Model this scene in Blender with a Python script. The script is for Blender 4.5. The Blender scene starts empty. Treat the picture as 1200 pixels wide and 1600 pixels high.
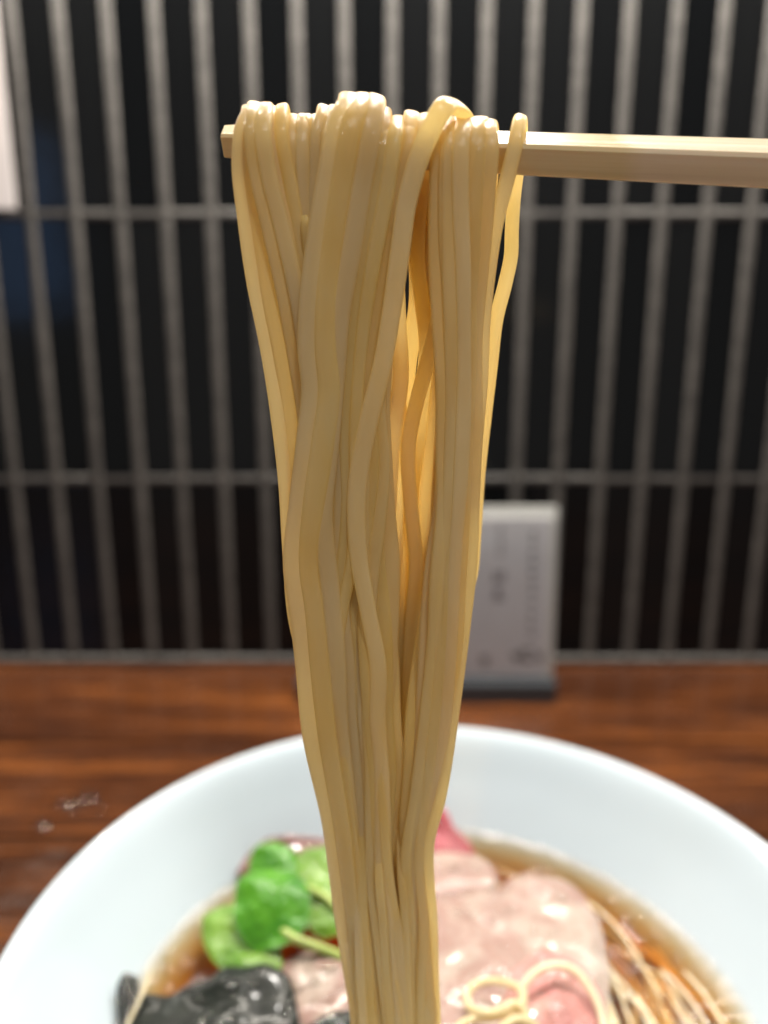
import bpy, bmesh, math, random
from mathutils import Vector, Matrix, noise as mnoise

random.seed(7)
SC = bpy.context.scene
COL = SC.collection
R = math.radians

# ------------------------------------------------------------------ camera
F_PX, PITCH, CAM_Z = 1200.0, R(13.1), 0.22
cd = bpy.data.cameras.new('camera')
cam = bpy.data.objects.new('camera', cd); COL.objects.link(cam)
cam.location = (0, 0, CAM_Z)
cam.rotation_euler = (R(90) - PITCH, 0, 0)
cd.sensor_fit = 'VERTICAL'; cd.sensor_height = 36; cd.sensor_width = 27
cd.lens = 36 * F_PX / 1600
cd.clip_start = 0.003; cd.clip_end = 20
cd.dof.use_dof = True
cd.dof.focus_distance = 0.116
cd.dof.aperture_fstop = 8.2
SC.camera = cam

# ------------------------------------------------------------------ light
w = bpy.data.worlds.new('World'); SC.world = w; w.use_nodes = True
bg = w.node_tree.nodes['Background']
bg.inputs[0].default_value = (1.0, 0.965, 0.92, 1); bg.inputs[1].default_value = 0.235

def area(name, loc, target, power, size, col, shape='DISK', size_y=None, spread=180):
    l = bpy.data.lights.new(name, 'AREA'); l.shape = shape; l.size = size
    if size_y: l.size_y = size_y
    l.energy = power; l.color = col; l.spread = R(spread)
    o = bpy.data.objects.new(name, l); COL.objects.link(o); o.location = loc
    d = Vector(target) - Vector(loc)
    o.rotation_euler = d.to_track_quat('-Z', 'Y').to_euler()
    return o
area('ceiling_downlight', (-0.20, 0.38, 1.05), (0, 0.20, 0.1), 0.65, 0.035, (1.0, 0.97, 0.93))
area('ceiling_downlight', (0.40, 0.33, 1.05), (0.05, 0.18, 0.1), 0.6, 0.035, (0.97, 0.98, 1.0))
area('noodle_backlight', (0.06, 0.37, 0.66), (0, 0.12, 0.15), 3.3, 0.035, (1.0, 0.95, 0.88))  # added backlight that makes the hanging noodles glow, not a known fitting
area('front_fill', (0.25, -0.55, 1.35), (0, 0.35, 0.1), 6.8, 0.22, (1.0, 0.96, 0.92))  # added fill from behind the camera, brightens the card and noodle fronts
area('wall_strip_lamp', (0.0, 0.468, 0.53), (0, 0.468, 0.3), 7.4, 0.9, (1.0, 0.93, 0.82), 'RECTANGLE', 0.02)
area('blue_reflection_light', (-0.72, -0.60, 0.43), (-0.2, 0.49, 0.3), 0.25, 0.17, (0.22, 0.48, 1.0), 'RECTANGLE', 0.34)  # added blue light, placed so the left tiles mirror it; no known window

SC.render.engine = 'CYCLES'
SC.view_settings.view_transform = 'Standard'
SC.view_settings.look = 'None'
SC.view_settings.exposure = 0.08
SC.view_settings.gamma = 1
SC.view_settings.use_curve_mapping = False
SC.cycles.use_denoising = True
SC.cycles.max_bounces = 12
SC.cycles.diffuse_bounces = 8
SC.cycles.transparent_max_bounces = 16
SC.cycles.sample_clamp_indirect = 6
SC.cycles.caustics_refractive = False
SC.cycles.caustics_reflective = False

# ------------------------------------------------------------------ helpers
SP, CP = math.sin(PITCH), math.cos(PITCH)
def pt(u, v, Y=None, z=None):
    """place seen at (u, v) of the 1200x1600 frame, at forward distance Y or at height z"""
    du, dv = (u - 600) / F_PX, (v - 800) / F_PX
    dn, fw = SP + dv * CP, CP - dv * SP
    k = Y / fw if Y is not None else (CAM_Z - z) / dn
    return Vector((du * k, fw * k, CAM_Z - dn * k))

def mesh_obj(name, verts, faces, mat, parent=None, smooth=True):
    me = bpy.data.meshes.new(name); me.from_pydata([tuple(v) for v in verts], [], faces)
    bm = bmesh.new(); bm.from_mesh(me); bmesh.ops.recalc_face_normals(bm, faces=bm.faces); bm.to_mesh(me); bm.free()
    if smooth: me.polygons.foreach_set('use_smooth', [True] * len(me.polygons))
    me.materials.append(mat)
    o = bpy.data.objects.new(name, me); COL.objects.link(o)
    if parent: o.parent = parent
    return o

def tag(o, label=None, cat=None, group=None, kind=None):
    for k, v in (('label', label), ('category', cat), ('group', group), ('kind', kind)):
        if v: o[k] = v
    return o

def empty(name, loc=(0, 0, 0)):
    o = bpy.data.objects.new(name, None); COL.objects.link(o); o.location = loc
    o.empty_display_size = 0.01
    return o

def adopt(o, parent):
    """child keeps its world place"""
    o.parent = parent
    o.matrix_parent_inverse = Matrix.Translation(-parent.location)
    return o

def catmull(P, per, closed=False):
    n = len(P); out = []
    rng = range(n) if closed else range(n - 1)
    for i in rng:
        p0 = P[(i - 1) % n] if closed or i > 0 else P[0] * 2 - P[1]
        p1, p2 = P[i], P[(i + 1) % n]
        p3 = P[(i + 2) % n] if closed or i + 2 < n else P[n - 1] * 2 - P[n - 2]
        d01 = max((p1 - p0).length, 1e-7) ** .5; d12 = max((p2 - p1).length, 1e-7) ** .5; d23 = max((p3 - p2).length, 1e-7) ** .5
        m1 = (p2 - p1) + ((p1 - p0) / d01 - (p2 - p0) / (d01 + d12)) * d12
        m2 = (p2 - p1) + ((p3 - p2) / d23 - (p3 - p1) / (d12 + d23)) * d12
        for k in range(per):
            t = k / per; t2 = t * t; t3 = t2 * t
            out.append(p1 * (2*t3 - 3*t2 + 1) + m1 * (t3 - 2*t2 + t) + p2 * (-2*t3 + 3*t2) + m2 * (t3 - t2))
    if not closed: out.append(P[-1].copy())
    return out

def resample(P, step):
    acc = [0.0]
    for a, b in zip(P, P[1:]): acc.append(acc[-1] + (b - a).length)
    n = max(4, int(acc[-1] / step)); out = []; j = 0
    for i in range(n + 1):
        s = acc[-1] * i / n
        while j < len(P) - 2 and acc[j + 1] < s: j += 1
        d = acc[j + 1] - acc[j]
        out.append(P[j].lerp(P[j + 1], (s - acc[j]) / d if d > 0 else 0))
    return out

def tube_data(P, rad, flat=1.0, sides=10, square=0.0, seed=0, vary=0.06, slim=0):
    """rounded tube along P; square>0 gives the slightly boxy section of a cut noodle"""
    n = len(P); verts = []; faces = []
    T = [(P[min(i + 1, n - 1)] - P[max(i - 1, 0)]).normalized() for i in range(n)]
    a = Vector((0, -1, 0)) if abs(T[0].y) < .9 else Vector((1, 0, 0))
    a = (a - T[0] * a.dot(T[0])).normalized()
    for i in range(n):
        a = (a - T[i] * a.dot(T[i])).normalized(); b = T[i].cross(a)
        tw = 0.45 * mnoise.noise(Vector((i * .02, seed * 3.1, 1)))
        rr = rad * (1 + vary * 2 * mnoise.noise(Vector((i * .055, seed * 1.7, 5))))
        if slim: rr *= 1 - slim * max(0, min(1, (.20 - P[i].z) / .07))
        e = min(i, n - 1 - i)
        if e < 4: rr *= math.sqrt(max(0.0, 1 - (1 - (e + .4) / 4.4) ** 2))
        for k in range(sides):
            th = 2 * math.pi * k / sides + tw
            c, s = math.cos(th), math.sin(th)
            if square:
                th -= tw; c0, s0 = math.cos(th), math.sin(th); ex_ = 1 - .32 * square
                c0 = math.copysign(abs(c0) ** ex_, c0) / flat; s0 = math.copysign(abs(s0) ** ex_, s0) * flat
                ct, st = math.cos(tw), math.sin(tw); off = (c0 * ct - s0 * st, c0 * st + s0 * ct)
            else: off = (c / flat, s * flat)
            verts.append(P[i] + (a * off[0] + b * off[1]) * rr)
    for i in range(n - 1):
        for k in range(sides):
            k2 = (k + 1) % sides
            faces.append((i*sides + k, i*sides + k2, (i+1)*sides + k2, (i+1)*sides + k))
    faces.append(tuple(range(sides))[::-1]); faces.append(tuple((n-1)*sides + k for k in range(sides)))
    return verts, faces

def box_data(x0, x1, y0, y1, z0, z1, bev=0.0):
    bm = bmesh.new(); bmesh.ops.create_cube(bm, size=1)
    for v in bm.verts:
        v.co = Vector(((x0 + x1)/2 + v.co.x*(x1 - x0), (y0 + y1)/2 + v.co.y*(y1 - y0), (z0 + z1)/2 + v.co.z*(z1 - z0)))
    if bev: bmesh.ops.bevel(bm, geom=list(bm.edges), offset=bev, segments=2, affect='EDGES', profile=.6)
    bm.verts.index_update()
    V = [v.co.copy() for v in bm.verts]; Fc = [[v.index for v in f.verts] for f in bm.faces]; bm.free()
    return V, Fc

def lathe(profile, seg=128, cx=0, cy=0):
    V = []; Fc = []; n = len(profile)
    for k in range(seg):
        a = 2*math.pi*k/seg
        for r, z in profile: V.append((cx + max(r, 1e-5)*math.cos(a), cy + max(r, 1e-5)*math.sin(a), z))
    for k in range(seg):
        k2 = (k + 1) % seg
        for i in range(n - 1): Fc.append((k*n + i, k2*n + i, k2*n + i + 1, k*n + i + 1))
    return V, Fc

def smooth_profile(pts, per=6):
    return [(p.x, p.y) for p in catmull([Vector((r, z, 0)) for r, z in pts], per)]

# ------------------------------------------------------------------ materials
def new_mat(name):
    m = bpy.data.materials.new(name); m.use_nodes = True
    nt = m.node_tree; b = nt.nodes['Principled BSDF']
    return m, nt, b
def N(nt, t, **kw):
    n = nt.nodes.new(t)
    for k, v in kw.items(): setattr(n, k, v)
    return n
def coords(nt, scale=(1, 1, 1), kind='Object', loc=(0, 0, 0)):
    tc = N(nt, 'ShaderNodeTexCoord'); mp = N(nt, 'ShaderNodeMapping')
    mp.inputs['Scale'].default_value = scale; mp.inputs['Location'].default_value = loc
    nt.links.new(tc.outputs[kind], mp.inputs['Vector']); return mp.outputs['Vector']
def noise(nt, vec, scale, detail=4, rough=.55, dist=0):
    n = N(nt, 'ShaderNodeTexNoise'); n.inputs['Scale'].default_value = scale
    n.inputs['Detail'].default_value = detail; n.inputs['Roughness'].default_value = rough
    n.inputs['Distortion'].default_value = dist
    nt.links.new(vec, n.inputs['Vector']); return n.outputs['Fac']
def ramp(nt, fac, stops):
    r = N(nt, 'ShaderNodeValToRGB'); cr = r.color_ramp
    while len(cr.elements) < len(stops): cr.elements.new(.5)
    for e, (p, c) in zip(cr.elements, stops): e.position = p; e.color = (*c, 1) if len(c) == 3 else c
    nt.links.new(fac, r.inputs['Fac']); return r.outputs['Color']
def bump(nt, b, height, strength, dist=0.001, prev=None):
    n = N(nt, 'ShaderNodeBump'); n.inputs['Strength'].default_value = strength; n.inputs['Distance'].default_value = dist
    nt.links.new(height, n.inputs['Height'])
    if prev: nt.links.new(prev, n.inputs['Normal'])
    nt.links.new(n.outputs['Normal'], b.inputs['Normal']); return n.outputs['Normal']
def sss(b, weight, scale, radius):
    b.inputs['Subsurface Weight'].default_value = weight
    b.inputs['Subsurface Scale'].default_value = scale
    b.inputs['Subsurface Radius'].default_value = radius

def noodle_mat(name='noodle', thin=.63, lo=(.94, .75, .37), hi=(.985, .86, .53)):
    m, nt, b = new_mat(name)
    oi = N(nt, 'ShaderNodeObjectInfo')
    v = coords(nt, (1, 1, .25))
    f = noise(nt, v, 260, 5)
    c1 = ramp(nt, f, [(.3, lo), (.7, hi)])
    hsv = N(nt, 'ShaderNodeHueSaturation'); mr = N(nt, 'ShaderNodeMapRange')
    mr.inputs[3].default_value = .90; mr.inputs[4].default_value = 1.06
    nt.links.new(oi.outputs['Random'], mr.inputs[0]); nt.links.new(mr.outputs[0], hsv.inputs['Value'])
    ml = N(nt, 'ShaderNodeMath', operation='MULTIPLY'); ml.inputs[1].default_value = 7.31; fr_ = N(nt, 'ShaderNodeMath', operation='FRACT')
    nt.links.new(oi.outputs['Random'], ml.inputs[0]); nt.links.new(ml.outputs[0], fr_.inputs[0])
    m3 = N(nt, 'ShaderNodeMapRange'); m3.inputs[3].default_value = .88; m3.inputs[4].default_value = 1.25
    nt.links.new(fr_.outputs[0], m3.inputs[0]); nt.links.new(m3.outputs[0], hsv.inputs['Saturation'])
    nt.links.new(c1, hsv.inputs['Color']); nt.links.new(hsv.outputs[0], b.inputs['Base Color'])
    sss(b, 0.0, .0022, (1.0, .85, .55))
    b.inputs['Roughness'].default_value = .34
    b.inputs['IOR'].default_value = 1.38
    b.inputs['Coat Weight'].default_value = .8; b.inputs['Coat Roughness'].default_value = .05
    cb = N(nt, 'ShaderNodeBump'); cb.inputs['Strength'].default_value = 1.0; cb.inputs['Distance'].default_value = .0004
    nt.links.new(noise(nt, coords(nt, (1, 1, .7)), 900, 3, .6), cb.inputs['Height']); nt.links.new(cb.outputs[0], b.inputs['Coat Normal'])
    n1 = bump(nt, b, noise(nt, coords(nt, (1, 1, .12)), 900, 3), .10, .0006)
    bump(nt, b, noise(nt, coords(nt, (1, 1, .6)), 420, 3), .30, .0007, n1)
    tl = N(nt, 'ShaderNodeBsdfTranslucent'); tl.inputs[0].default_value = (1.0, .89, .53, 1)
    mx = N(nt, 'ShaderNodeMixShader'); mx.inputs[0].default_value = thin
    nt.links.new(b.outputs[0], mx.inputs[1]); nt.links.new(tl.outputs[0], mx.inputs[2])
    nt.links.new(mx.outputs[0], nt.nodes['Material Output'].inputs['Surface'])
    return m
M_NOODLE = noodle_mat()
M_NOODLE2 = noodle_mat('pale_noodle', .28, (.80, .70, .47), (.86, .78, .58))

def porcelain():
    m, nt, b = new_mat('white_porcelain')
    f = noise(nt, coords(nt), 12, 3)
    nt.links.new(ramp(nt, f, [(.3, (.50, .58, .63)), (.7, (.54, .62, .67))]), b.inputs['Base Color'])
    b.inputs['Roughness'].default_value = .13
    b.inputs['Coat Weight'].default_value = .4; b.inputs['Coat Roughness'].default_value = .05
    bump(nt, b, noise(nt, coords(nt), 60, 2), .03, .0005)
    return m

def wood_counter():
    m, nt, b = new_mat('lacquered_wood')
    oi = N(nt, 'ShaderNodeObjectInfo')
    tc = N(nt, 'ShaderNodeTexCoord'); mp = N(nt, 'ShaderNodeMapping'); mp.inputs['Scale'].default_value = (3.2, 42, 42)
    add = N(nt, 'ShaderNodeVectorMath', operation='ADD'); sc_ = N(nt, 'ShaderNodeVectorMath', operation='SCALE')
    cmb = N(nt, 'ShaderNodeCombineXYZ')
    nt.links.new(oi.outputs['Random'], cmb.inputs[0]); nt.links.new(oi.outputs['Random'], cmb.inputs[1])
    nt.links.new(cmb.outputs[0], sc_.inputs[0]); sc_.inputs['Scale'].default_value = 9
    nt.links.new(tc.outputs['Object'], add.inputs[0]); nt.links.new(sc_.outputs[0], add.inputs[1])
    nt.links.new(add.outputs[0], mp.inputs[0])
    v = mp.outputs[0]
    f1 = noise(nt, v, 1.3, 8, .62, .7)
    f2 = noise(nt, v, 6.5, 6, .7, .2)
    mx = N(nt, 'ShaderNodeMix', data_type='FLOAT'); mx.inputs[0].default_value = .45
    nt.links.new(f1, mx.inputs[2]); nt.links.new(f2, mx.inputs[3])
    c = ramp(nt, mx.outputs[0], [(.32, (.016, .006, .003)), (.44, (.040, .0125, .005)), (.53, (.092, .029, .009)), (.66, (.240, .076, .016))])
    hsv = N(nt, 'ShaderNodeHueSaturation'); mr = N(nt, 'ShaderNodeMapRange'); mr.inputs[3].default_value = .75; mr.inputs[4].default_value = 1.25
    nt.links.new(oi.outputs['Random'], mr.inputs[0]); nt.links.new(mr.outputs[0], hsv.inputs['Value'])
    nt.links.new(c, hsv.inputs['Color']); nt.links.new(hsv.outputs[0], b.inputs['Base Color'])
    nt.links.new(ramp(nt, noise(nt, coords(nt), 30, 5), [(.35, (.14,)*3), (.7, (.30,)*3)]), b.inputs['Roughness'])
    b.inputs['Coat Weight'].default_value = .35; b.inputs['Coat Roughness'].default_value = .2
    n1 = bump(nt, b, mx.outputs[0], .25, .0008)
    bump(nt, b, noise(nt, coords(nt, (1, 3, 1)), 60, 4), .5, .002, n1)
    return m

def tile_mat():
    m, nt, b = new_mat('black_glazed_tile')
    oi = N(nt, 'ShaderNodeObjectInfo')
    nt.links.new(ramp(nt, oi.outputs['Random'], [(0, (.002, .0025, .003)), (1, (.006, .0065, .007))]), b.inputs['Base Color'])
    b.inputs['Roughness'].default_value = .12; b.inputs['Specular IOR Level'].default_value = .26
    bump(nt, b, noise(nt, coords(nt), 55, 3), .18, .001)
    return m

def joint_mat():
    m, nt, b = new_mat('grey_textured_joint')
    f = noise(nt, coords(nt), 260, 5, .7)
    nt.links.new(ramp(nt, f, [(.32, (.030, .027, .024)), (.68, (.115, .105, .095))]), b.inputs['Base Color'])
    b.inputs['Roughness'].default_value = .55
    bump(nt, b, f, .7, .0012)
    return m

def chop_mat():
    m, nt, b = new_mat('pale_wood')
    v = coords(nt, (14, 420, 420))
    f = noise(nt, v, 1, 6, .6, .3)
    dry = ramp(nt, f, [(.25, (.66, .50, .30)), (.5, (.80, .64, .42)), (.75, (.87, .73, .52))])
    wet = ramp(nt, f, [(.25, (.60, .44, .20)), (.5, (.75, .58, .30)), (.75, (.83, .67, .38))])
    tc = N(nt, 'ShaderNodeTexCoord'); sx = N(nt, 'ShaderNodeSeparateXYZ'); nt.links.new(tc.outputs['Object'], sx.inputs[0])
    ad = N(nt, 'ShaderNodeMath', operation='ADD'); ml = N(nt, 'ShaderNodeMath', operation='MULTIPLY'); ml.inputs[1].default_value = .006
    nt.links.new(noise(nt, coords(nt, (60, 300, 300)), 1, 2), ml.inputs[0]); nt.links.new(sx.outputs[0], ad.inputs[0]); nt.links.new(ml.outputs[0], ad.inputs[1])
    mr = N(nt, 'ShaderNodeMapRange'); mr.inputs[1].default_value = .0595; mr.inputs[2].default_value = .0625
    nt.links.new(ad.outputs[0], mr.inputs[0])
    mx = N(nt, 'ShaderNodeMix', data_type='RGBA'); nt.links.new(mr.outputs[0], mx.inputs[0])
    nt.links.new(wet, mx.inputs[6]); nt.links.new(dry, mx.inputs[7]); nt.links.new(mx.outputs[2], b.inputs['Base Color'])
    m2 = N(nt, 'ShaderNodeMapRange'); m2.inputs[3].default_value = .28; m2.inputs[4].default_value = .6
    nt.links.new(mr.outputs[0], m2.inputs[0]); nt.links.new(m2.outputs[0], b.inputs['Roughness'])
    sss(b, .3, .0012, (1, .6, .3))
    bump(nt, b, f, .35, .0005)
    return m

def soup_mat():
    m, nt, b = new_mat('amber_broth'); nt.nodes.remove(b)
    out = nt.nodes['Material Output']
    tr = N(nt, 'ShaderNodeBsdfTransparent'); gl = N(nt, 'ShaderNodeBsdfGlossy'); gl.inputs['Roughness'].default_value = .06
    fr = N(nt, 'ShaderNodeFresnel'); fr.inputs[0].default_value = 1.36
    bp = N(nt, 'ShaderNodeBump'); bp.inputs['Strength'].default_value = .5; bp.inputs['Distance'].default_value = .001
    nt.links.new(noise(nt, coords(nt), 280, 3), bp.inputs['Height'])
    nt.links.new(bp.outputs[0], gl.inputs['Normal'])
    mx = N(nt, 'ShaderNodeMixShader')
    nt.links.new(fr.outputs[0], mx.inputs[0]); nt.links.new(tr.outputs[0], mx.inputs[1]); nt.links.new(gl.outputs[0], mx.inputs[2])
    nt.links.new(mx.outputs[0], out.inputs['Surface'])
    va = N(nt, 'ShaderNodeVolumeAbsorption'); va.inputs['Color'].default_value = (.88, .61, .12, 1); va.inputs['Density'].default_value = 185
    nt.links.new(va.outputs[0], out.inputs['Volume'])
    return m

def meat_mat(name, stops, sc=70, rough=.3):
    m, nt, b = new_mat(name)
    f = noise(nt, coords(nt), sc, 5, .6, .5)
    nt.links.new(ramp(nt, f, stops), b.inputs['Base Color'])
    sss(b, .5, .002, (1, .6, .45))
    b.inputs['Roughness'].default_value = rough; b.inputs['Specular IOR Level'].default_value = .35
    b.inputs['Coat Weight'].default_value = .35; b.inputs['Coat Roughness'].default_value = .05
    n1 = bump(nt, b, noise(nt, coords(nt), 700, 4), .25, .0008)
    bump(nt, b, noise(nt, coords(nt, (1, 2.2, 1)), 380, 3), .6, .0012, n1)
    return m

def leaf_mat(name, c0, c1, transl=.35):
    m, nt, b = new_mat(name)
    f = noise(nt, coords(nt), 90, 5, .6)
    nt.links.new(ramp(nt, f, [(.3, c0), (.7, c1)]), b.inputs['Base Color'])
    sss(b, transl, .0015, (.5, 1, .2))
    b.inputs['Roughness'].default_value = .36; b.inputs['Specular IOR Level'].default_value = .35
    b.inputs['Coat Weight'].default_value = .15; b.inputs['Coat Roughness'].default_value = .1
    bump(nt, b, noise(nt, coords(nt), 350, 4), .7, .0015)
    return m

def nori_mat():
    m, nt, b = new_mat('wet_seaweed')
    f = noise(nt, coords(nt), 300, 6, .7)
    nt.links.new(ramp(nt, f, [(.3, (.003, .004, .003)), (.7, (.014, .017, .012))]), b.inputs['Base Color'])
    b.inputs['Roughness'].default_value = .4; b.inputs['Specular IOR Level'].default_value = .15
    b.inputs['Coat Weight'].default_value = .22; b.inputs['Coat Roughness'].default_value = .12
    n1 = bump(nt, b, noise(nt, coords(nt), 800, 4, .7), .3, .0015)
    bump(nt, b, noise(nt, coords(nt, (1.2, 2.4, 1)), 170, 3), .4, .002, n1)
    return m

def plain(name, col, rough=.5, var=.06, sc=80, trans=0):
    m, nt, b = new_mat(name)
    f = noise(nt, coords(nt), sc, 4)
    nt.links.new(ramp(nt, f, [(.3, tuple(c*(1 - var) for c in col)), (.7, tuple(min(1, c*(1 + var)) for c in col))]), b.inputs['Base Color'])
    b.inputs['Roughness'].default_value = rough
    bump(nt, b, f, .05, .0005)
    return m

def clear_mat(name, tint=(1, 1, 1), ior=1.45, rough=.03):
    m, nt, b = new_mat(name); nt.nodes.remove(b); out = nt.nodes['Material Output']
    tr = N(nt, 'ShaderNodeBsdfTransparent'); tr.inputs[0].default_value = (*tint, 1)
    gl = N(nt, 'ShaderNodeBsdfGlossy'); gl.inputs['Roughness'].default_value = rough
    fr = N(nt, 'ShaderNodeFresnel'); fr.inputs[0].default_value = ior
    mx = N(nt, 'ShaderNodeMixShader')
    nt.links.new(fr.outputs[0], mx.inputs[0]); nt.links.new(tr.outputs[0], mx.inputs[1]); nt.links.new(gl.outputs[0], mx.inputs[2])
    nt.links.new(mx.outputs[0], out.inputs['Surface']); return m

M_BOWL, M_WOOD, M_TILE, M_JOINT = porcelain(), wood_counter(), tile_mat(), joint_mat()
M_CHOP, M_SOUP, M_NORI = chop_mat(), soup_mat(), nori_mat()
M_PORK = meat_mat('pale_pork', [(.32, (.40, .325, .275)), (.46, (.37, .28, .232)), (.54, (.30, .175, .145)), (.62, (.35, .25, .205)), (.74, (.39, .31, .262))], 60)
M_PORKPINK = meat_mat('pink_pork', [(.3, (.44, .16, .155)), (.55, (.48, .24, .21)), (.75, (.52, .33, .28))], 80)
M_RED = meat_mat('red_rim_pork', [(.3, (.34, .055, .075)), (.6, (.42, .085, .105)), (.8, (.48, .17, .17))], 90)
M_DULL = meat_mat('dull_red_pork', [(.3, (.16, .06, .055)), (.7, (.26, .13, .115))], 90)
M_LEAF = leaf_mat('green_leaf', (.024, .150, .002), (.085, .285, .006))
M_LEAF2 = leaf_mat('light_green_leaf', (.075, .19, .010), (.165, .30, .025))
M_STEM = leaf_mat('pale_green_stem', (.38, .48, .12), (.50, .58, .20))
M_PAPER = plain('white_paper', (.88, .87, .89), .5, .03)
M_INK = plain('grey_print', (.05, .05, .05), .6)
M_INK2 = plain('faint_print', (.18, .15, .17), .6)
M_DARK = plain('dark_plastic', (.035, .04, .045), .25)
M_WHITE = plain('white_sheet', (.72, .66, .64), .5, .03)
M_CLEAR = clear_mat('clear_water', (.95, .96, .97), 1.75, .04)
M_ACRYL = clear_mat('clear_acrylic', (.99, .99, .99), 1.3)
M_BEAD = clear_mat('fat_bead', (.99, .98, .95), 1.5, .06)
M_OIL = clear_mat('oil_drop', (.98, .94, .78), 1.8, .05)

# ------------------------------------------------------------------ setting: wall of black tiles
WY = 0.49
bx = pt(600, 1034, z=0).y
wall = mesh_obj('wall', *box_data(-.47, .455, WY, WY + .03, -.02, .75), M_JOINT, smooth=False)
tag(wall, 'wall of narrow black glazed tiles with wide grey joints', None, kind='structure')
pitch_x, x_off = 0.0270, 0.0045
JW, JH = .0072, .0060
zrows = [CAM_Z + .0695 + .163, CAM_Z + .0695, CAM_Z - .0919, 0.001]
cols = range(-17, 17)
def joint_strip(name, a, b, wd, hgt):
    """half-round rough strip from a to b on the wall face"""
    d = (b - a).normalized(); s = d.cross(Vector((0, -1, 0)))
    V = []; Fc = []; k = 7; n = 14
    for i in range(n + 1):
        p = a.lerp(b, i / n)
        for j in range(k + 1):
            t = math.pi * j / k
            jit = 1 + .05 * mnoise.noise(p * 160 + Vector((j * .3, 0, 0)))
            V.append(p + s * math.cos(t) * wd / 2 * jit + Vector((0, -1, 0)) * (abs(math.sin(t)) ** .7) * hgt * jit)
    for i in range(n):
        for j in range(k): Fc.append((i*(k+1)+j, i*(k+1)+j+1, (i+1)*(k+1)+j+1, (i+1)*(k+1)+j))
    return mesh_obj(name, V, Fc, M_JOINT, wall)
for c in cols:
    x = x_off + c * pitch_x
    joint_strip('joint_strip', Vector((x, WY - .0003, 0)), Vector((x, WY - .0003, .72)), JW, .0034)
for z in zrows[:3]:
    joint_strip('joint_strip', Vector((-.465, WY - .0002, z)), Vector((.44, WY - .0002, z)), JH, .0026)
joint_strip('joint_strip', Vector((-.465, WY - .0002, .0032)), Vector((.44, WY - .0002, .0032)), .0064, .0045)
edges = [.74] + zrows
tile_me = {}
for r in range(4):
    z1, z0 = edges[r] - JH * .42, edges[r + 1] + JH * .42
    V, Fc = box_data(-(pitch_x - JW*.86)/2, (pitch_x - JW*.86)/2, -.0012, .0008, -(z1 - z0)/2, (z1 - z0)/2, .0005)
    base = None
    for c in list(cols)[:-1]:
        if base is None:
            base = mesh_obj('tile', V, Fc, M_TILE, wall, smooth=False); o = base
        else:
            o = base.copy(); COL.objects.link(o); o.parent = wall
        o.location = (x_off + (c + .5) * pitch_x, WY - .0009, (z0 + z1)/2)
        o.rotation_euler = (R(random.uniform(-.5, .5)), 0, R(random.uniform(-.6, .6)))

# white sheet at the left edge of the wall
c0 = pt(27, 327, Y=WY - .006)
sheet = mesh_obj('paper_sheet', *box_data(c0.x - .12, c0.x, WY - .0075, WY - .0062, c0.z, c0.z + .115, .0003), M_WHITE, smooth=False)
tag(sheet, 'corner of a white sheet hanging on the tiled wall at the picture edge', 'sheet')

# ------------------------------------------------------------------ counter of planks
counter = empty('wooden_counter'); tag(counter, 'dark brown lacquered wooden counter under the white bowl', 'counter')
seams = [-.20, -.09, .015, .115, .210, .3025, .385, WY - .001]
for a, b in zip(seams, seams[1:]):
    o = mesh_obj('plank', *box_data(-.75, .75, a + .0011, b - .0011, -.03, 0, 0), M_WOOD, counter, smooth=False)

# ------------------------------------------------------------------ bowl
BX, BY = 0.0130, 0.161
inner = smooth_profile([(.1034, .0750), (.1010, .0727), (.0925, .0598), (.0825, .0460), (.0690, .0300), (.0480, .0175), (.0220, .0125), (0, .0115)], 6)
outer = smooth_profile([(0, .0060), (.034, .0060), (.0365, .0005), (.0405, .0005), (.0420, .0075), (.0600, .0165), (.0780, .0300), (.0905, .0480), (.1010, .0650), (.1046, .0725), (.1046, .0748), (.1034, .0750)], 5)
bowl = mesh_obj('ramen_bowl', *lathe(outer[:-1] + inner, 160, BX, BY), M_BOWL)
tag(bowl, 'large round white porcelain bowl filled with soup on the counter', 'bowl')

SZ = 0.046
soup_prof = [(0, SZ), (.03, SZ), (.06, SZ), (.0765, SZ)] + [(.0772 + .0066 * t / 10, SZ + .0010 * (t / 10) ** 2) for t in range(11)]
below = [(r + .0012, z - .0012) for r, z in inner if z < SZ - .001]
broth = mesh_obj('broth', *lathe(soup_prof + below[:-1] + [(0, .0103)], 128, BX, BY), M_SOUP)
tag(broth, 'clear amber brown broth with oil drops inside the white bowl', 'soup')

# ------------------------------------------------------------------ chopstick
YC = 0.1205
def oct_section(half, ch):
    a, b = half, half - ch
    return [(-b, a), (b, a), (a, b), (a, -b), (b, -a), (-b, -a), (-a, -b), (-a, b)]
pA, pB = pt(351, 221, Y=YC + .0005), pt(1200, 256, Y=YC - .0045)
d = (pB - pA); L_in = d.length; ex = d.normalized()
ey = Vector((0, 1, 0)); ey = (ey - ex * ey.dot(ex)).normalized(); ez = ex.cross(ey)
rot = Matrix((ex, ey, ez)).transposed() @ Matrix.Rotation(R(38), 3, 'X')
Ltot = .205; V = []; Fc = []; n = 60
for i in range(n + 1):
    x = Ltot * i / n
    h = .00192 + (.00252 - .00192) * min(1, x / L_in) + .0006 * max(0, x - L_in) / .13
    if i == 0: h -= .00022
    ch = h * .2
    for y, z in oct_section(h, ch):
        nz = mnoise.noise(Vector((x * 90, y * 500, z * 500))) * .00006
        V.append((x if i else -.0 + .0001 * mnoise.noise(Vector((y * 900, z * 900, 2))), y * (1 + nz * 60), z * (1 + nz * 60)))
for i in range(n):
    for k in range(8): Fc.append((i*8 + k, i*8 + (k+1) % 8, (i+1)*8 + (k+1) % 8, (i+1)*8 + k))
Fc.append(tuple(range(8))); Fc.append(tuple(n*8 + k for k in range(8)))
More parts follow.
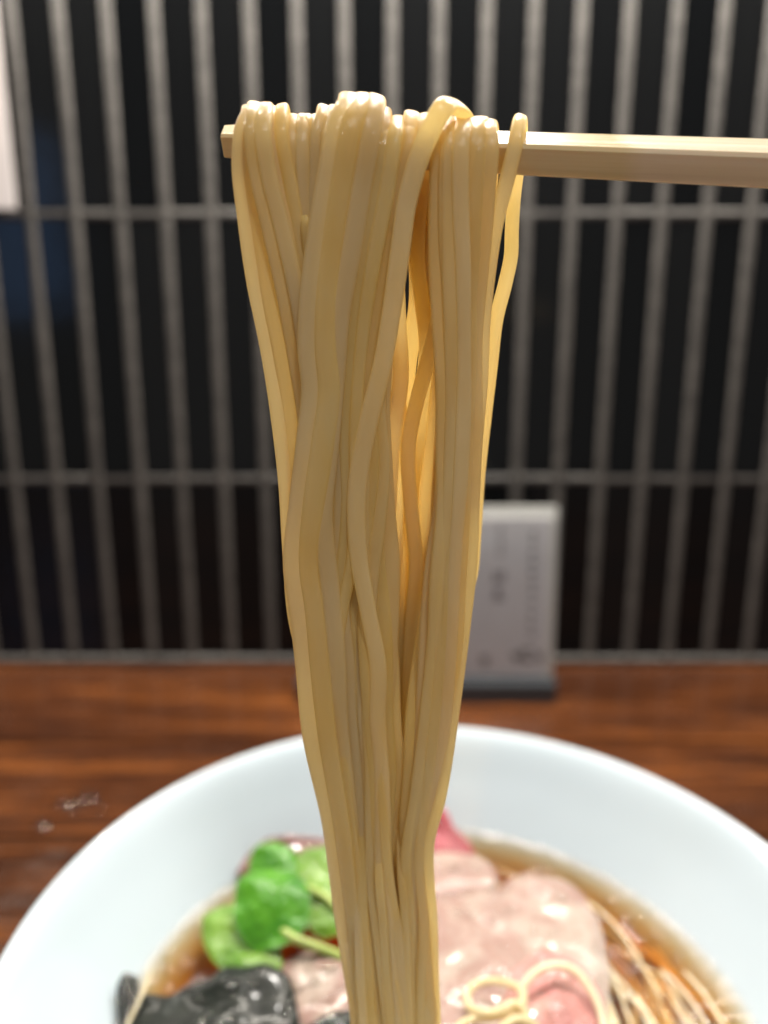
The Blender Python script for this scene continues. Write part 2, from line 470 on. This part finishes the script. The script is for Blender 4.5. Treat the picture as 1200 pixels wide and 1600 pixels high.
chop = mesh_obj('chopstick', V, Fc, M_CHOP, smooth=False)
chop.matrix_world = Matrix.Translation(pA) @ rot.to_4x4()
tag(chop, 'pale wooden chopstick lifting the noodles', 'chopstick')

# ------------------------------------------------------------------ lifted noodles
noodles = empty('noodle_bundle', (pt(615, 1860, Y=YC).x, YC, SZ))
tag(noodles, 'thick bundle of pale yellow noodles hanging over the chopstick', 'noodles')
def interp(tab, v):
    if v <= tab[0][0]: return tab[0][1]
    for (a, x), (b, y) in zip(tab, tab[1:]):
        if v <= b: return x + (y - x) * (v - a) / (b - a)
    return tab[-1][1]
LEFT = [(160, 376), (230, 372), (290, 379), (440, 401), (570, 425), (640, 430), (740, 437), (850, 446), (930, 456), (1000, 471), (1080, 481), (1160, 484), (1200, 496), (1280, 508), (1380, 520), (1500, 533), (1600, 545), (1900, 560)]
RIGHT = [(160, 778), (250, 772), (300, 769), (440, 765), (560, 752), (700, 741), (820, 731), (950, 716), (1060, 705), (1190, 694), (1240, 690), (1290, 678), (1350, 674), (1440, 683), (1520, 687), (1600, 692), (1900, 690)]
def uw(v, w, m=12):
    l, r = interp(LEFT, v) + m, interp(RIGHT, v) - m
    return l + (r - l) * w
def wu(v, u, m=12):
    l, r = interp(LEFT, v) + m, interp(RIGHT, v) - m
    return (u - l) / (r - l)
VR = [250, 320, 400, 480, 560, 640, 720, 800, 880, 960, 1040, 1120, 1200, 1280, 1360, 1440, 1520, 1600, 1700, 1800, 1920]
def half_depth(v):      # half thickness of the hanging bundle, metres
    return interp([(250, .0050), (500, .0058), (900, .0066), (1300, .0070), (1900, .0068)], v)

strand_no = 0
def strand(path, rad=.00118, flat=1.0, label=None, square=1.0):
    """path: list of (u, v, dy) ; dy metres behind (+) or before (-) the chopstick"""
    global strand_no
    strand_no += 1
    sd = strand_no
    P = []
    for i, (u, v, dy) in enumerate(path):
        wob = (3.4 * mnoise.noise(Vector((v * .006, sd * 2.3, 0))) + 2.2 * mnoise.noise(Vector((v * .017, sd * 4.3, 3)))) if v > 300 else 0
        dw = .0005 * mnoise.noise(Vector((v * .005, sd * 1.9, 7))) if v > 300 else 0
        P.append(pt(u + wob, v, Y=YC + dy + dw))
    P = resample(catmull(P, 8), .0011)
    Vv, Ff = tube_data(P, rad, flat, 16, square, sd, .07, .16)
    o = mesh_obj('noodle_strand', Vv, Ff, M_NOODLE)
    adopt(o, noodles)
    if label: o['label'] = label
    return o

def tail(path, wb, depth_end):
    """carry a hand-laid front leg on down to the soup inside the bundle outline"""
    u, v, dy = path[-1]
    w0 = wu(v, u); out = list(path)
    for vv in VR:
        if vv <= v + 50: continue
        t = min(1, (vv - v) / 520); t = t * t * (3 - 2 * t)
        w_ = w0 + (wb - w0) * t
        dd = dy + (depth_end - dy) * t
        out.append((uw(vv, w_), vv, dd))
    return out

def avoid(path, uc, wid, vc, reach):
    """bend a leg smoothly round the open slit between the two groups"""
    side = 1 if interp([(p[1], p[0]) for p in path], vc) > uc else -1
    out = []
    for u, v, dy in path:
        t = max(0, 1 - abs(v - vc) / reach); hw = wid * t * t * (3 - 2 * t)
        if hw > 0:
            du = (u - uc) * side
            du = max(du, hw) if du > -hw * .5 else du + (hw - du) * min(1, t * 2)
            u = uc + side * du
        out.append((u, v, dy))
    return out

def back_leg(w0, wb, depth, ph):
    out = []
    for vv in VR:
        t = (vv - 250) / 1200; t = max(0, min(1, t)); t = t*t*(3 - 2*t)
        w_ = w0 + (wb - w0) * t + .05 * math.sin(vv * .0065 + ph) * (1 - .6 * t)
        w_ = max(-.01, min(1.01, w_))
        u = uw(vv, w_)
        out.append([u, vv, depth])
    out = avoid(out, 641, 46, 640, 520)
    return out

def loop(front, apex, back_top, back, **kw):
    """front: top-to-bottom list; apex (u, v, dy) list over the stick; back: top-to-bottom"""
    p = list(reversed(front)) + apex + [back_top] + back
    return strand(p, **kw)

rnd = random.Random(11)
# hand-laid front legs, each from the chopstick down:  points, radius(m), apex row, layer(mm in front)
FR = [
    # left fan
    (dict(a=(398, 170), pts=[(386, 205), (384, 262), (394, 340), (410, 440), (428, 540), (441, 640), (450, 750), (459, 860), (470, 960)], lay=4.6, wb=.00, r=.00130)),
    (dict(a=(406, 166), pts=[(404, 205), (412, 270), (430, 350), (452, 460), (470, 570), (482, 660), (480, 760)], lay=6.6, wb=.10, r=.00125)),
    (dict(a=(433, 168), pts=[(430, 210), (441, 280), (455, 360), (470, 460), (482, 560), (489, 640)], lay=5.4, wb=.12, r=.00125)),
    (dict(a=(447, 182), pts=[(447, 222), (456, 300), (466, 400), (478, 500)], lay=4.3, wb=.20, r=.00115)),
    (dict(a=(466, 184), pts=[(464, 225), (468, 300), (476, 400), (486, 500)], lay=4.4, wb=.30, r=.00120)),
    (dict(a=(486, 185), pts=[(486, 225), (488, 300), (490, 400), (497, 500)], lay=4.3, wb=.34, r=.00120)),
    (dict(a=(515, 168), pts=[(508, 205), (505, 270), (502, 350), (504, 450), (510, 560)], lay=4.9, wb=.26, r=.00125)),
    # thick loop in the middle and its companions sweeping down to the left
    (dict(a=(556, 152), pts=[(540, 200), (522, 285), (504, 380), (492, 470), (491, 545), (499, 610), (492, 690), (480, 790), (471, 880), (479, 950), (486, 1050), (495, 1150)], lay=8.8, wb=.07, r=.00165)),
    (dict(a=(574, 155), pts=[(566, 205), (548, 290), (530, 390), (517, 490), (513, 590), (506, 700), (496, 800), (498, 900), (506, 1000)], lay=8.2, wb=.16, r=.00150)),
    (dict(a=(590, 172), pts=[(586, 220), (570, 310), (553, 410), (541, 510), (533, 610), (526, 710), (522, 800), (522, 900)], lay=7.2, wb=.26, r=.00125)),
    (dict(a=(612, 186), pts=[(610, 222), (598, 300), (580, 380), (562, 480), (551, 580), (546, 680), (549, 780), (543, 880), (527, 960), (515, 1060)], lay=7.6, wb=.22, r=.00125)),
    (dict(a=(630, 188), pts=[(632, 225), (615, 300), (598, 390), (580, 480), (566, 570), (560, 660), (560, 760)], lay=6.4, wb=.40, r=.00120)),
    (dict(a=(652, 180), pts=[(650, 222), (634, 290), (616, 375), (600, 470), (587, 560), (586, 640), (591, 720), (583, 820), (572, 900), (566, 980)], lay=6.0, wb=.46, r=.00125)),
    # strand that bows high and crosses to the left
    (dict(a=(704, 166), pts=[(690, 172), (672, 205), (652, 255), (634, 320), (624, 390), (612, 480), (598, 570), (575, 660), (558, 760), (560, 860), (575, 950), (590, 1040)], lay=8.2, wb=.50, r=.00130, arch=True)),
    # right group, almost plumb
    (dict(a=(696, 192), pts=[(692, 225), (690, 300), (693, 400), (699, 500), (702, 600), (700, 700), (697, 800), (690, 900), (684, 1000), (674, 1120), (660, 1240), (645, 1340)], lay=5.6, wb=.62, r=.00130)),
    (dict(a=(716, 190), pts=[(714, 225), (712, 310), (713, 410), (714, 520), (713, 640), (709, 760), (704, 880), (697, 1000), (686, 1130)], lay=6.4, wb=.72, r=.00130)),
    (dict(a=(736, 190), pts=[(734, 225), (729, 310), (727, 420), (725, 530), (724, 650), (719, 770), (713, 890), (703, 1010)], lay=5.4, wb=.80, r=.00125)),
    (dict(a=(756, 191), pts=[(755, 225), (748, 310), (742, 420), (737, 530), (737, 650), (730, 770), (722, 880), (711, 990), (701, 1100), (692, 1190), (683, 1250), (666, 1320)], lay=5.6, wb=.92, r=.00128)),
]
for i, q in enumerate(FR):
    twin = [(-8.5, 0, .74), (8.5, rnd.uniform(-.5, .7), .74)] if q['r'] < .0014 and not q.get('arch') else [(-9, 0, .86), (13, .4, .80)] if not q.get('arch') else [(0, 0, .86)]
    for off, extra, rk in twin:
        lay = (q['lay'] + extra) / 1000
        pts = []
        for j, (u, v) in enumerate(q['pts']):
            k = min(1, j / 4)
            sway = off * (1 + .35 * math.sin(v * .009 + i * 1.3 + off))
            pts.append((u + sway, v, -(lay + (max(half_depth(v), lay) - lay) * k)))
        wb = max(.01, min(.99, q['wb'] + off * .0035 + rnd.uniform(-.02, .02)))
        dend = -half_depth(1500) * math.sqrt(max(.05, 1 - (2 * wb - 1) ** 2)) * rnd.uniform(.78, 1.04)
        front = tail(pts, wb, dend)
        au, av = q['a'][0] + off, q['a'][1] + rnd.uniform(-2, 3) + abs(off) * .25
        lift = max(0, (188 - av)) * .00009
        if q.get('arch'):
            apex = [(au, av, -.0050), (720, 173, -.0025)]
            bt = (728, 196, .0022)
        else:
            apex = [(au - 1, av + 8, -lay * .62), (au, av, -.0004), (au + 2, av + 8, lay * .5)]
            bt = (au + 3, 222, .0046 + lift)
        bw = wu(300, au) + rnd.uniform(-.03, .03)
        bk = back_leg(bw, rnd.uniform(.05, .95) * .5 + bw * .5, .0040 + rnd.uniform(0, .0030), rnd.uniform(0, 6))
        loop(front, apex, bt, bk, rad=q['r'] * rk, flat=rnd.uniform(1.12, 1.32))

# strands of the inner layer, between the front legs and the chopstick
for i in range(16):
    w0 = (i + .5) / 16 + rnd.uniform(-.02, .02)
    u0 = uw(250, w0)
    if 640 < u0 < 690: continue
    wb = max(.03, min(.97, w0 * .55 + rnd.random() * .45))
    front = []
    for vv in VR:
        t = max(0, min(1, (vv - 250) / 1100)); t = t*t*(3 - 2*t)
        w_ = w0 + (wb - w0) * t + .035 * math.sin(vv * .006 + i * 1.7) * (1 - .5*t)
        u = uw(vv, max(0, min(1, w_)))
        front.append((u, vv, -.0034 + (-.0016 + .0010 * math.sin(i * 2.1)) * t))
    front = avoid(front, 645, 52, 640, 620)
    apex = [(u0, 199, -.0030), (u0, 190, 0), (u0, 199, .0030)]
    loop(front, apex, (u0 + 1, 225, .0040), back_leg(w0, max(.02, min(.98, rnd.random() * .6 + w0 * .4)), .0036 + rnd.uniform(0, .0035), rnd.uniform(0, 6)), rad=rnd.uniform(.00105, .00122), flat=1.35)

# back legs that glow in the opening between the two groups
for (pts, dep) in [
    ([(648, 262), (645, 340), (648, 400), (651, 465), (645, 520), (640, 570), (636, 630), (642, 700), (646, 800), (640, 900)], .0036),
    ([(662, 262), (656, 330), (653, 400), (659, 470), (667, 540), (660, 620), (652, 700), (640, 800), (632, 900), (630, 1000), (632, 1100), (634, 1220)], .0030),
    ([(676, 258), (678, 340), (670, 430), (674, 520), (680, 600), (672, 690), (664, 780), (660, 880), (656, 980), (652, 1100)], .0042),
    ([(622, 262), (618, 340), (619, 420), (622, 500), (626, 590), (616, 680), (608, 790), (602, 900), (606, 1010)], .0022),
    ([(600, 480), (616, 570), (626, 660), (622, 740), (620, 840), (616, 940), (618, 1060)], .0030),
    ([(700, 440), (676, 540), (652, 630), (638, 700), (642, 790), (648, 880), (642, 980), (640, 1100)], .0018)]:
    p = [(pts[0][0], max(232, pts[0][1] - 40), dep)] if pts[0][1] < 300 else []
    p += [(u, v, dep) for u, v in pts]
    strand(tail(p, wu(1500, pts[-1][0]) * .8 + .1, .0035), rad=.00100, flat=1.2)

# lone strand at the free end of the bundle
lone = [(738, 800, -.0058), (743, 700, -.0056), (751, 600, -.0054), (757, 500, -.0052), (765, 420, -.0050), (776, 345, -.0048), (791, 285, -.0048), (803, 235, -.0046),
        (810, 200, -.0034), (812, 190, -.0002), (813, 202, .0034), (810, 250, .0044), (802, 310, .0046), (800, 360, .0044), (799, 400, .0042), (789, 445, .0040),
        (776, 500, .0040), (766, 570, .0040), (757, 650, .0042), (750, 740, .0042), (743, 830, .0042), (735, 900, .0042), (722, 950, .0042), (716, 988, .0042)]
strand(lone, rad=.00106, label='single loose strand hanging apart at the free end of the bundle')
# cut end sticking out on the front of the left fan
strand([(477, 336, -.0066), (480, 360, -.0062), (484, 400, -.0056), (490, 460, -.0048)], rad=.00095, label='short cut strand end showing on the front')
# small bulge strand at the left outline
strand([(500, 1010, .001), (488, 1070, .0005), (483, 1120, 0), (490, 1170, 0), (505, 1230, .0005), (520, 1330, .001), (545, 1500, .001)], rad=.00115)
# extra strands that make up the lower bundle
for i in range(26):
    w0 = (i + .5) / 26; wb = max(.02, min(.98, w0 + rnd.uniform(-.2, .2)))
    dep = half_depth(1300) * math.sqrt(max(.04, 1 - (2*w0 - 1)**2)) * (-1.13 if i % 4 else rnd.uniform(-.6, .3))
    v0 = rnd.uniform(620, 1150)
    if .50 < w0 < .86: v0 = rnd.uniform(1120, 1250)
    p = [(uw(v0, w0), v0, .0025)]
    for vv in VR:
        if vv < v0 + 60: continue
        t = min(1, (vv - v0) / 700)
        p.append((uw(vv, max(.0, min(1, w0 + (wb - w0) * t + .05 * math.sin(vv * .007 + i)))), vv, dep * min(1, (vv - v0) / 240) + .0025 * max(0, 1 - (vv - v0) / 240)))
    strand(p, rad=rnd.uniform(.00080, .00105), flat=1.12)

# ------------------------------------------------------------------ toppings
def slab(name, outline, mat, thick=.0025, bulge=.002, rough=.0008, seed=0, wave=60, parent=None, rings=12, sub=8, z=SZ):
    """soft sheet or slice with a rounded edge; outline = (u, v, height above the soup in mm)"""
    O = catmull([pt(u, v, z=z + h / 1000) for u, v, h in outline], sub, True)
    n = len(O); c = sum(O, Vector()) / n
    V = []; Fc = []
    def height(p, q): return bulge * (1 - q * q) + rough * (mnoise.noise(p * wave + Vector((seed, 0, 0))) * 1.6 + mnoise.noise(p * wave * 2.7 + Vector((0, seed, 0))) * .7 * (.4 + q))
    top = []; bot = []
    for side in (0, 1):
        idx = []
        for r in range(1, rings + 1):
            q = (r / rings) ** .8
            row = []
            for p in O:
                P_ = c.lerp(p, q); hh = height(P_, q)
                edge = math.sqrt(max(0, 1 - max(0, (q - .86) / .14) ** 2))
                P_ = P_ + Vector((0, 0, hh + (thick / 2 * edge if side == 0 else -thick / 2 * edge)))
                row.append(len(V)); V.append(P_)
            idx.append(row)
        ci = len(V); V.append(c + Vector((0, 0, height(c, 0) + (thick / 2 if side == 0 else -thick / 2))))
        for k in range(n): Fc.append((ci, idx[0][k], idx[0][(k+1) % n]) if side == 0 else (ci, idx[0][(k+1) % n], idx[0][k]))
        for r in range(rings - 1):
            for k in range(n):
                k2 = (k + 1) % n
                f = (idx[r][k], idx[r+1][k], idx[r+1][k2], idx[r][k2]); Fc.append(f if side == 0 else f[::-1])
        (top if side == 0 else bot).extend(idx[-1])
    for k in range(n):
        k2 = (k + 1) % n
        Fc.append((top[k], bot[k], bot[k2], top[k2]))
    o = mesh_obj(name, V, Fc, mat)
    if parent: adopt(o, parent)
    return o

def beads(name, places, mat, parent):
    V = []; Fc = []
    for p, rx, h in places:
        b0 = len(V); seg = 10
        for ring in range(4):
            t = ring / 3.5 * math.pi / 2
            for k in range(seg):
                a = 2*math.pi*k/seg
                V.append(p + Vector((rx*math.cos(t)*math.cos(a), rx*math.cos(t)*math.sin(a), h*math.sin(t))))
        V.append(p + Vector((0, 0, h)))
        for ring in range(3):
            for k in range(seg): Fc.append((b0+ring*seg+k, b0+ring*seg+(k+1) % seg, b0+(ring+1)*seg+(k+1) % seg, b0+(ring+1)*seg+k))
        for k in range(seg): Fc.append((b0+3*seg+k, b0+3*seg+(k+1) % seg, b0+4*seg))
    o = mesh_obj(name, V, Fc, mat); o.parent = parent; o['kind'] = 'stuff'
    return o
def bead_over(o, count, seed, rmin=.0005, rmax=.0018):
    rr = random.Random(seed); vs = o.data.vertices; top = [v for v in vs if v.normal.z > .55]
    pl = []
    for _ in range(count):
        v = rr.choice(top); rad_ = rr.uniform(rmin, rmax) * rr.uniform(.5, 1)
        pl.append((v.co + Vector((rr.uniform(-.001, .001), rr.uniform(-.001, .001), .00005)), rad_, rad_ * .28))
    inv = o.matrix_parent_inverse
    return beads('fat_beads', pl, M_BEAD, o)

# pork slices
o = slab('pork_slice', [(640, 1400, 2), (700, 1388, 4), (760, 1392, 4), (830, 1368, 5), (890, 1380, 4), (928, 1428, 3), (948, 1490, 2.5), (950, 1560, 2), (930, 1640, 2), (800, 1700, 2), (660, 1680, 2), (620, 1540, 2)], M_PORK, .0018, .0026, .0016, 3, 60)
tag(o, 'broad pale pork slice lying right of the hanging noodles', 'pork slice', 'pork slices in the bowl'); bead_over(o, 46, len(bpy.data.objects))
o = slab('pork_slice', [(800, 1520, 6.5), (850, 1492, 7.5), (900, 1505, 7), (938, 1548, 6), (945, 1600, 5), (900, 1660, 5), (820, 1650, 5), (786, 1580, 5.5)], M_PORKPINK, .0018, .0016, .0014, 9, 80)
tag(o, 'small pink pork piece under the noodle loop', 'pork slice', 'pork slices in the bowl'); bead_over(o, 46, len(bpy.data.objects))
o = slab('pork_slice', [(610, 1340, 1.5), (680, 1336, 3), (740, 1340, 3), (776, 1362, 2), (770, 1400, 1), (700, 1420, 1), (620, 1420, 1)], M_PORK, .003, .002, .0006, 21, 60)
tag(o, 'pale pork slice tucked behind the broad one, below the red edge', 'pork slice', 'pork slices in the bowl'); bead_over(o, 46, len(bpy.data.objects))
o = slab('pork_slice', [(640, 1300, 3), (668, 1268, 10), (690, 1262, 12), (712, 1296, 8), (742, 1338, 2.5), (700, 1348, 1.5), (650, 1346, 1)], M_RED, .0025, .001, .0005, 5, 90)
tag(o, 'deep pink pork edge standing up against the far bowl side', 'pork slice', 'pork slices in the bowl'); bead_over(o, 46, len(bpy.data.objects))
o = slab('pork_slice', [(440, 1512, 3), (480, 1490, 5), (540, 1492, 5), (600, 1500, 4), (610, 1600, 3), (540, 1660, 2), (470, 1620, 2), (448, 1560, 2)], M_PORK, .0022, .003, .0009, 33, 60)
tag(o, 'smooth pale pork slice between the seaweed and the hanging noodles', 'pork slice', 'pork slices in the bowl'); bead_over(o, 46, len(bpy.data.objects))
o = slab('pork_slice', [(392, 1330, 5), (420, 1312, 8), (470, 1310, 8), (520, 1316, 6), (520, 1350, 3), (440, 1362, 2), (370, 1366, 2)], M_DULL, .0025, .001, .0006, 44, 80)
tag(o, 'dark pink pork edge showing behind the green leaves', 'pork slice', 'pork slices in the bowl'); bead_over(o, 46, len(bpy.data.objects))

# leafy green
gr = empty('leafy_green', pt(430, 1470, z=SZ)); tag(gr, 'bunch of bright green leaves with pale stems at the bowl side', 'leafy greens')
slab('leaf', [(318, 1440, 2), (345, 1412, 4), (385, 1408, 5), (420, 1430, 5), (440, 1490, 3), (436, 1518, 2), (380, 1522, 1), (330, 1500, 1)], M_LEAF2, .0004, .0015, .0018, 2, 60, gr)
slab('leaf', [(388, 1352, 9), (400, 1326, 12), (430, 1320, 12), (462, 1334, 11), (470, 1366, 9), (430, 1384, 7)], M_LEAF, .0006, .002, .0012, 12, 110, gr)
slab('leaf', [(366, 1410, 10), (378, 1372, 13), (420, 1358, 14), (464, 1368, 14), (484, 1402, 12), (478, 1450, 9), (440, 1484, 6), (396, 1476, 6), (370, 1446, 8)], M_LEAF, .0004, .0024, .0016, 22, 60, gr)
slab('leaf', [(462, 1346, 10), (490, 1322, 12), (530, 1326, 12), (560, 1370, 10), (530, 1410, 8), (480, 1400, 8)], M_LEAF2, .0006, .002, .0012, 32, 110, gr)
slab('leaf', [(470, 1420, 9), (500, 1372, 11), (536, 1372, 11), (560, 1430, 8), (530, 1460, 7), (490, 1456, 7)], M_LEAF2, .0006, .003, .0014, 42, 90, gr)
slab('leaf', [(352, 1500, 2), (400, 1488, 3), (440, 1496, 4), (436, 1522, 3), (390, 1530, 2)], M_LEAF2, .0006, .001, .0008, 52, 120, gr)
for st, rd in (([(440, 1452, 11), (462, 1468, 10), (490, 1478, 9), (530, 1494, 7), (580, 1520, 4)], .0012), ([(476, 1386, 13), (505, 1400, 12), (540, 1432, 10)], .0012)):
    P_ = resample(catmull([pt(u, v, z=SZ + h / 1000) for u, v, h in st], 8), .001)
    adopt(mesh_obj('stem', *tube_data(P_, rd, 1.1, 10, 0, len(st), .05), M_STEM), gr)

# seaweed
o = slab('seaweed_sheet', [(198, 1574, 2), (240, 1556, 4), (300, 1534, 6), (352, 1514, 7), (410, 1520, 6), (450, 1538, 5), (466, 1590, 3), (470, 1680, 2), (430, 1780, 1.5), (300, 1800, 1.5), (200, 1720, 1.5), (186, 1630, 1.5)], M_NORI, .0004, .003, .0026, 7, 48, rings=36, sub=14)
tag(o, 'wide crinkled black seaweed sheet lying wet at the bowl edge', 'seaweed', 'pieces of seaweed'); bead_over(o, 60, len(bpy.data.objects))
o = slab('seaweed_sheet', [(184, 1540, 4), (194, 1527, 6), (214, 1526, 6), (218, 1560, 4), (214, 1610, 2), (190, 1640, 1), (184, 1590, 2)], M_NORI, .0006, .0006, .0008, 17, 200)
tag(o, 'narrow black seaweed corner standing against the bowl side', 'seaweed', 'pieces of seaweed'); bead_over(o, 46, len(bpy.data.objects))
o = slab('seaweed_sheet', [(480, 1606, 7), (505, 1586, 9), (540, 1580, 9), (580, 1590, 8), (590, 1660, 6), (510, 1680, 5)], M_NORI, .0006, .001, .0012, 27, 150)
tag(o, 'dark seaweed tip beside the foot of the hanging noodles', 'seaweed', 'pieces of seaweed'); bead_over(o, 46, len(bpy.data.objects))

# noodles lying in the bowl
def lying(pts, rad, parent=None, name='noodle_strand', seed=0):
    P_ = resample(catmull([pt(u, v, z=SZ + h / 1000) for u, v, h in pts], 8), .0011)
    o = mesh_obj(name, *tube_data(P_, rad, 1.0, 10, 1, seed, .05), M_NOODLE2)
    if parent: adopt(o, parent)
    return o
o = lying([(830, 1640, 7), (815, 1560, 9), (822, 1535, 11), (845, 1514, 12.5), (872, 1508, 13), (900, 1518, 12.5), (922, 1545, 11), (938, 1580, 9), (948, 1640, 6)], .00092, seed=3, name='noodle_loop')
tag(o, 'noodle bowed in an arch over the pink pork piece', 'noodle', 'loose noodles on the pork')
o = lying([(700, 1650, 6), (722, 1600, 8), (790, 1585, 9), (816, 1570, 10), (815, 1548, 10.5), (786, 1534, 10.5), (750, 1535, 10), (730, 1552, 9.5), (734, 1574, 9), (770, 1583, 11), (806, 1568, 12), (824, 1590, 10), (838, 1650, 7)], .00092, seed=4, name='noodle_loop')
tag(o, 'noodle curled in a small closed ring on the pork', 'noodle', 'loose noodles on the pork')
o = lying([(768, 1650, 8), (786, 1606, 11), (812, 1592, 11.5), (838, 1606, 9.5), (850, 1660, 7)], .00092, seed=5, name='noodle_loop')
tag(o, 'low noodle bend at the picture bottom below the ring', 'noodle', 'loose noodles on the pork')
o = lying([(236, 1518, 8), (226, 1545, 7), (212, 1575, 6), (196, 1610, 4), (188, 1650, 2)], .00045, seed=6, name='noodle_loop')
tag(o, 'thin pale noodle thread crossing the seaweed corner', 'noodle')
sunk = empty('sunken_noodles', (BX + .04, BY, SZ - .004)); tag(sunk, 'tangle of thin noodles under the broth surface at the bowl side', 'noodles')
r2 = random.Random(5)
for i in range(72):
    rr = r2.uniform(.044, .0765); a0 = r2.uniform(-.7, .45); da = r2.uniform(.45, .95); zz = SZ - r2.uniform(.0016, .009)
    if i % 4 == 0: zz = SZ - .0002
    P_ = []; ph = r2.uniform(0, 6); dr = r2.uniform(-.006, .004)
    for k in range(7):
        a = a0 + da * k / 6; q = min(.078, rr + .0016 * math.sin(k * .9 + ph) + dr * k / 6)
        P_.append(Vector((BX + q * math.cos(a), BY + q * math.sin(a), zz + .0007 * math.sin(k * .9 + ph))))
    adopt(mesh_obj('noodle_strand', *tube_data(resample(catmull(P_, 8), .0012), r2.uniform(.00048, .0006), 1, 8, 1, i, .05), M_NOODLE2), sunk)

# oil drops and wet beads
pl = []
for i in range(170):
    a = r2.uniform(0, 2*math.pi); q = .081 * math.sqrt(r2.uniform(.45, 1))
    rad_ = r2.uniform(.0005, .0019)
    pl.append((Vector((BX + q*math.cos(a), BY + q*math.sin(a), SZ + .0001)), rad_, rad_ * .28))
for i in range(60):
    a = r2.uniform(-.6, 1.9); q = r2.uniform(.056, .0775); rad_ = r2.uniform(.0012, .0022)
    pl.append((Vector((BX + q*math.cos(a), BY + q*math.sin(a), SZ + .0001)), rad_, rad_ * .22))
beads('oil_drops', pl, M_OIL, broth)

# ------------------------------------------------------------------ card stand
stand = empty('card_stand', (0.03, .4377, 0)); tag(stand, 'white printed card in a clear stand on a dark base behind the noodles', 'card stand')
q0, q1 = pt(470, 1050, Y=.4377).x, pt(868, 930, Y=.4377).x + .001
ztop = pt(800, 797, Y=.4377).z; zb = .0135
adopt(mesh_obj('card', *box_data(q0 + .003, q1 - .004, .4379, .4385, zb, ztop - .006), M_PAPER, smooth=False), stand)
fr = adopt(mesh_obj('clear_panel', *box_data(q0, q1, .4366, .4374, zb - .004, ztop, .0002), M_ACRYL, smooth=False), stand)
adopt(mesh_obj('back_panel', *box_data(q0, q1, .4389, .4403, zb - .004, ztop, .0003), plain('frosted_panel', (.72, .72, .68), .35, .03), smooth=False), stand)
adopt(mesh_obj('base', *box_data(q0 - .002, q1 + .001, .4290, .4450, .0, .0128, .0008), M_DARK, smooth=False), stand)
def print_marks(name, cells, mat, seed):
    rr = random.Random(seed); V = []; Fc = []
    def bar(x0, x1, z0, z1):
        k = len(V); V.extend([(x0, .43775, z0), (x1, .43775, z0), (x1, .43775, z1), (x0, .43775, z1)]); Fc.append((k, k+1, k+2, k+3))
    for (x, z, s) in cells:
        t = s * .13
        for _ in range(3):
            zz = z + rr.uniform(-.42, .42) * s; bar(x - s*rr.uniform(.2, .48), x + s*rr.uniform(.2, .48), zz - t/2, zz + t/2)
        for _ in range(2):
            xx = x + rr.uniform(-.38, .38) * s; bar(xx - t/2, xx + t/2, z - s*rr.uniform(.2, .48), z + s*rr.uniform(.1, .48))
    return adopt(mesh_obj(name, V, Fc, mat, smooth=False), stand)
def cell(u, v, s): p = pt(u, v, Y=.4377); return (p.x, p.z, s)
print_marks('printed_column', [cell(838 - i * .6, 838 + i * 15.5, .0045) for i in range(11)], M_INK, 1)
print_marks('printed_column', [cell(786 - i * .3, 830 + i * 13, .004) for i in range(4)], M_INK2, 2)
print_marks('printed_column', [cell(782, 903, .0095), cell(781, 932, .0085)], M_INK2, 3)
print_marks('printed_footer', [cell(825, 1026, .011), cell(806, 1030, .007), cell(842, 1030, .007)], M_INK, 4)
print_marks('printed_footer', [cell(757, 1034, .007), cell(716, 1036, .006), cell(700, 1034, .006)], M_INK, 5)

for ch in stand.children:       # the whole card leans back a little on its base
    if ch.name.split('.')[0] != 'base':
        k = Matrix.Translation((0, .4377, zb)) @ Matrix.Rotation(R(-5), 4, 'X') @ Matrix.Translation((0, -.4377, -zb))
        ch.data.transform(k)
# ------------------------------------------------------------------ water on the counter
DROPS = ['round water drop on the counter, middle one of the wet patch', 'widest water drop on the counter, closest to the bowl rim', 'small water drop just in front of the two wide ones', 'lone water drop on the counter away from the others', 'tiny water drop at the bowl side of the wet patch']
for i, (u, v, r) in enumerate([(103, 1253, .0042), (138, 1244, .0046), (118, 1264, .0026), (66, 1290, .0036), (156, 1262, .0024)]):
    p = pt(u, v, z=.0002); V = []; Fc = []; seg = 20
    for ring in range(6):
        t = ring / 6 * math.pi / 2
        for k in range(seg):
            a = 2*math.pi*k/seg; w_ = 1 + .04 * mnoise.noise(Vector((math.cos(a) * 1.3, math.sin(a) * 1.3, i * 3)))
            V.append(p + Vector((r*w_*1.2*math.cos(t)*math.cos(a), r*w_*math.cos(t)*math.sin(a), r*.28*math.sin(t))))
    V.append(p + Vector((0, 0, r*.28)))
    for ring in range(5):
        for k in range(seg): Fc.append((ring*seg+k, ring*seg+(k+1) % seg, (ring+1)*seg+(k+1) % seg, (ring+1)*seg+k))
    for k in range(seg): Fc.append((5*seg+k, 5*seg+(k+1) % seg, 6*seg))
    o = mesh_obj('water_drop', V, Fc, M_CLEAR)
    tag(o, DROPS[i], 'water drop', 'water drops on the counter')
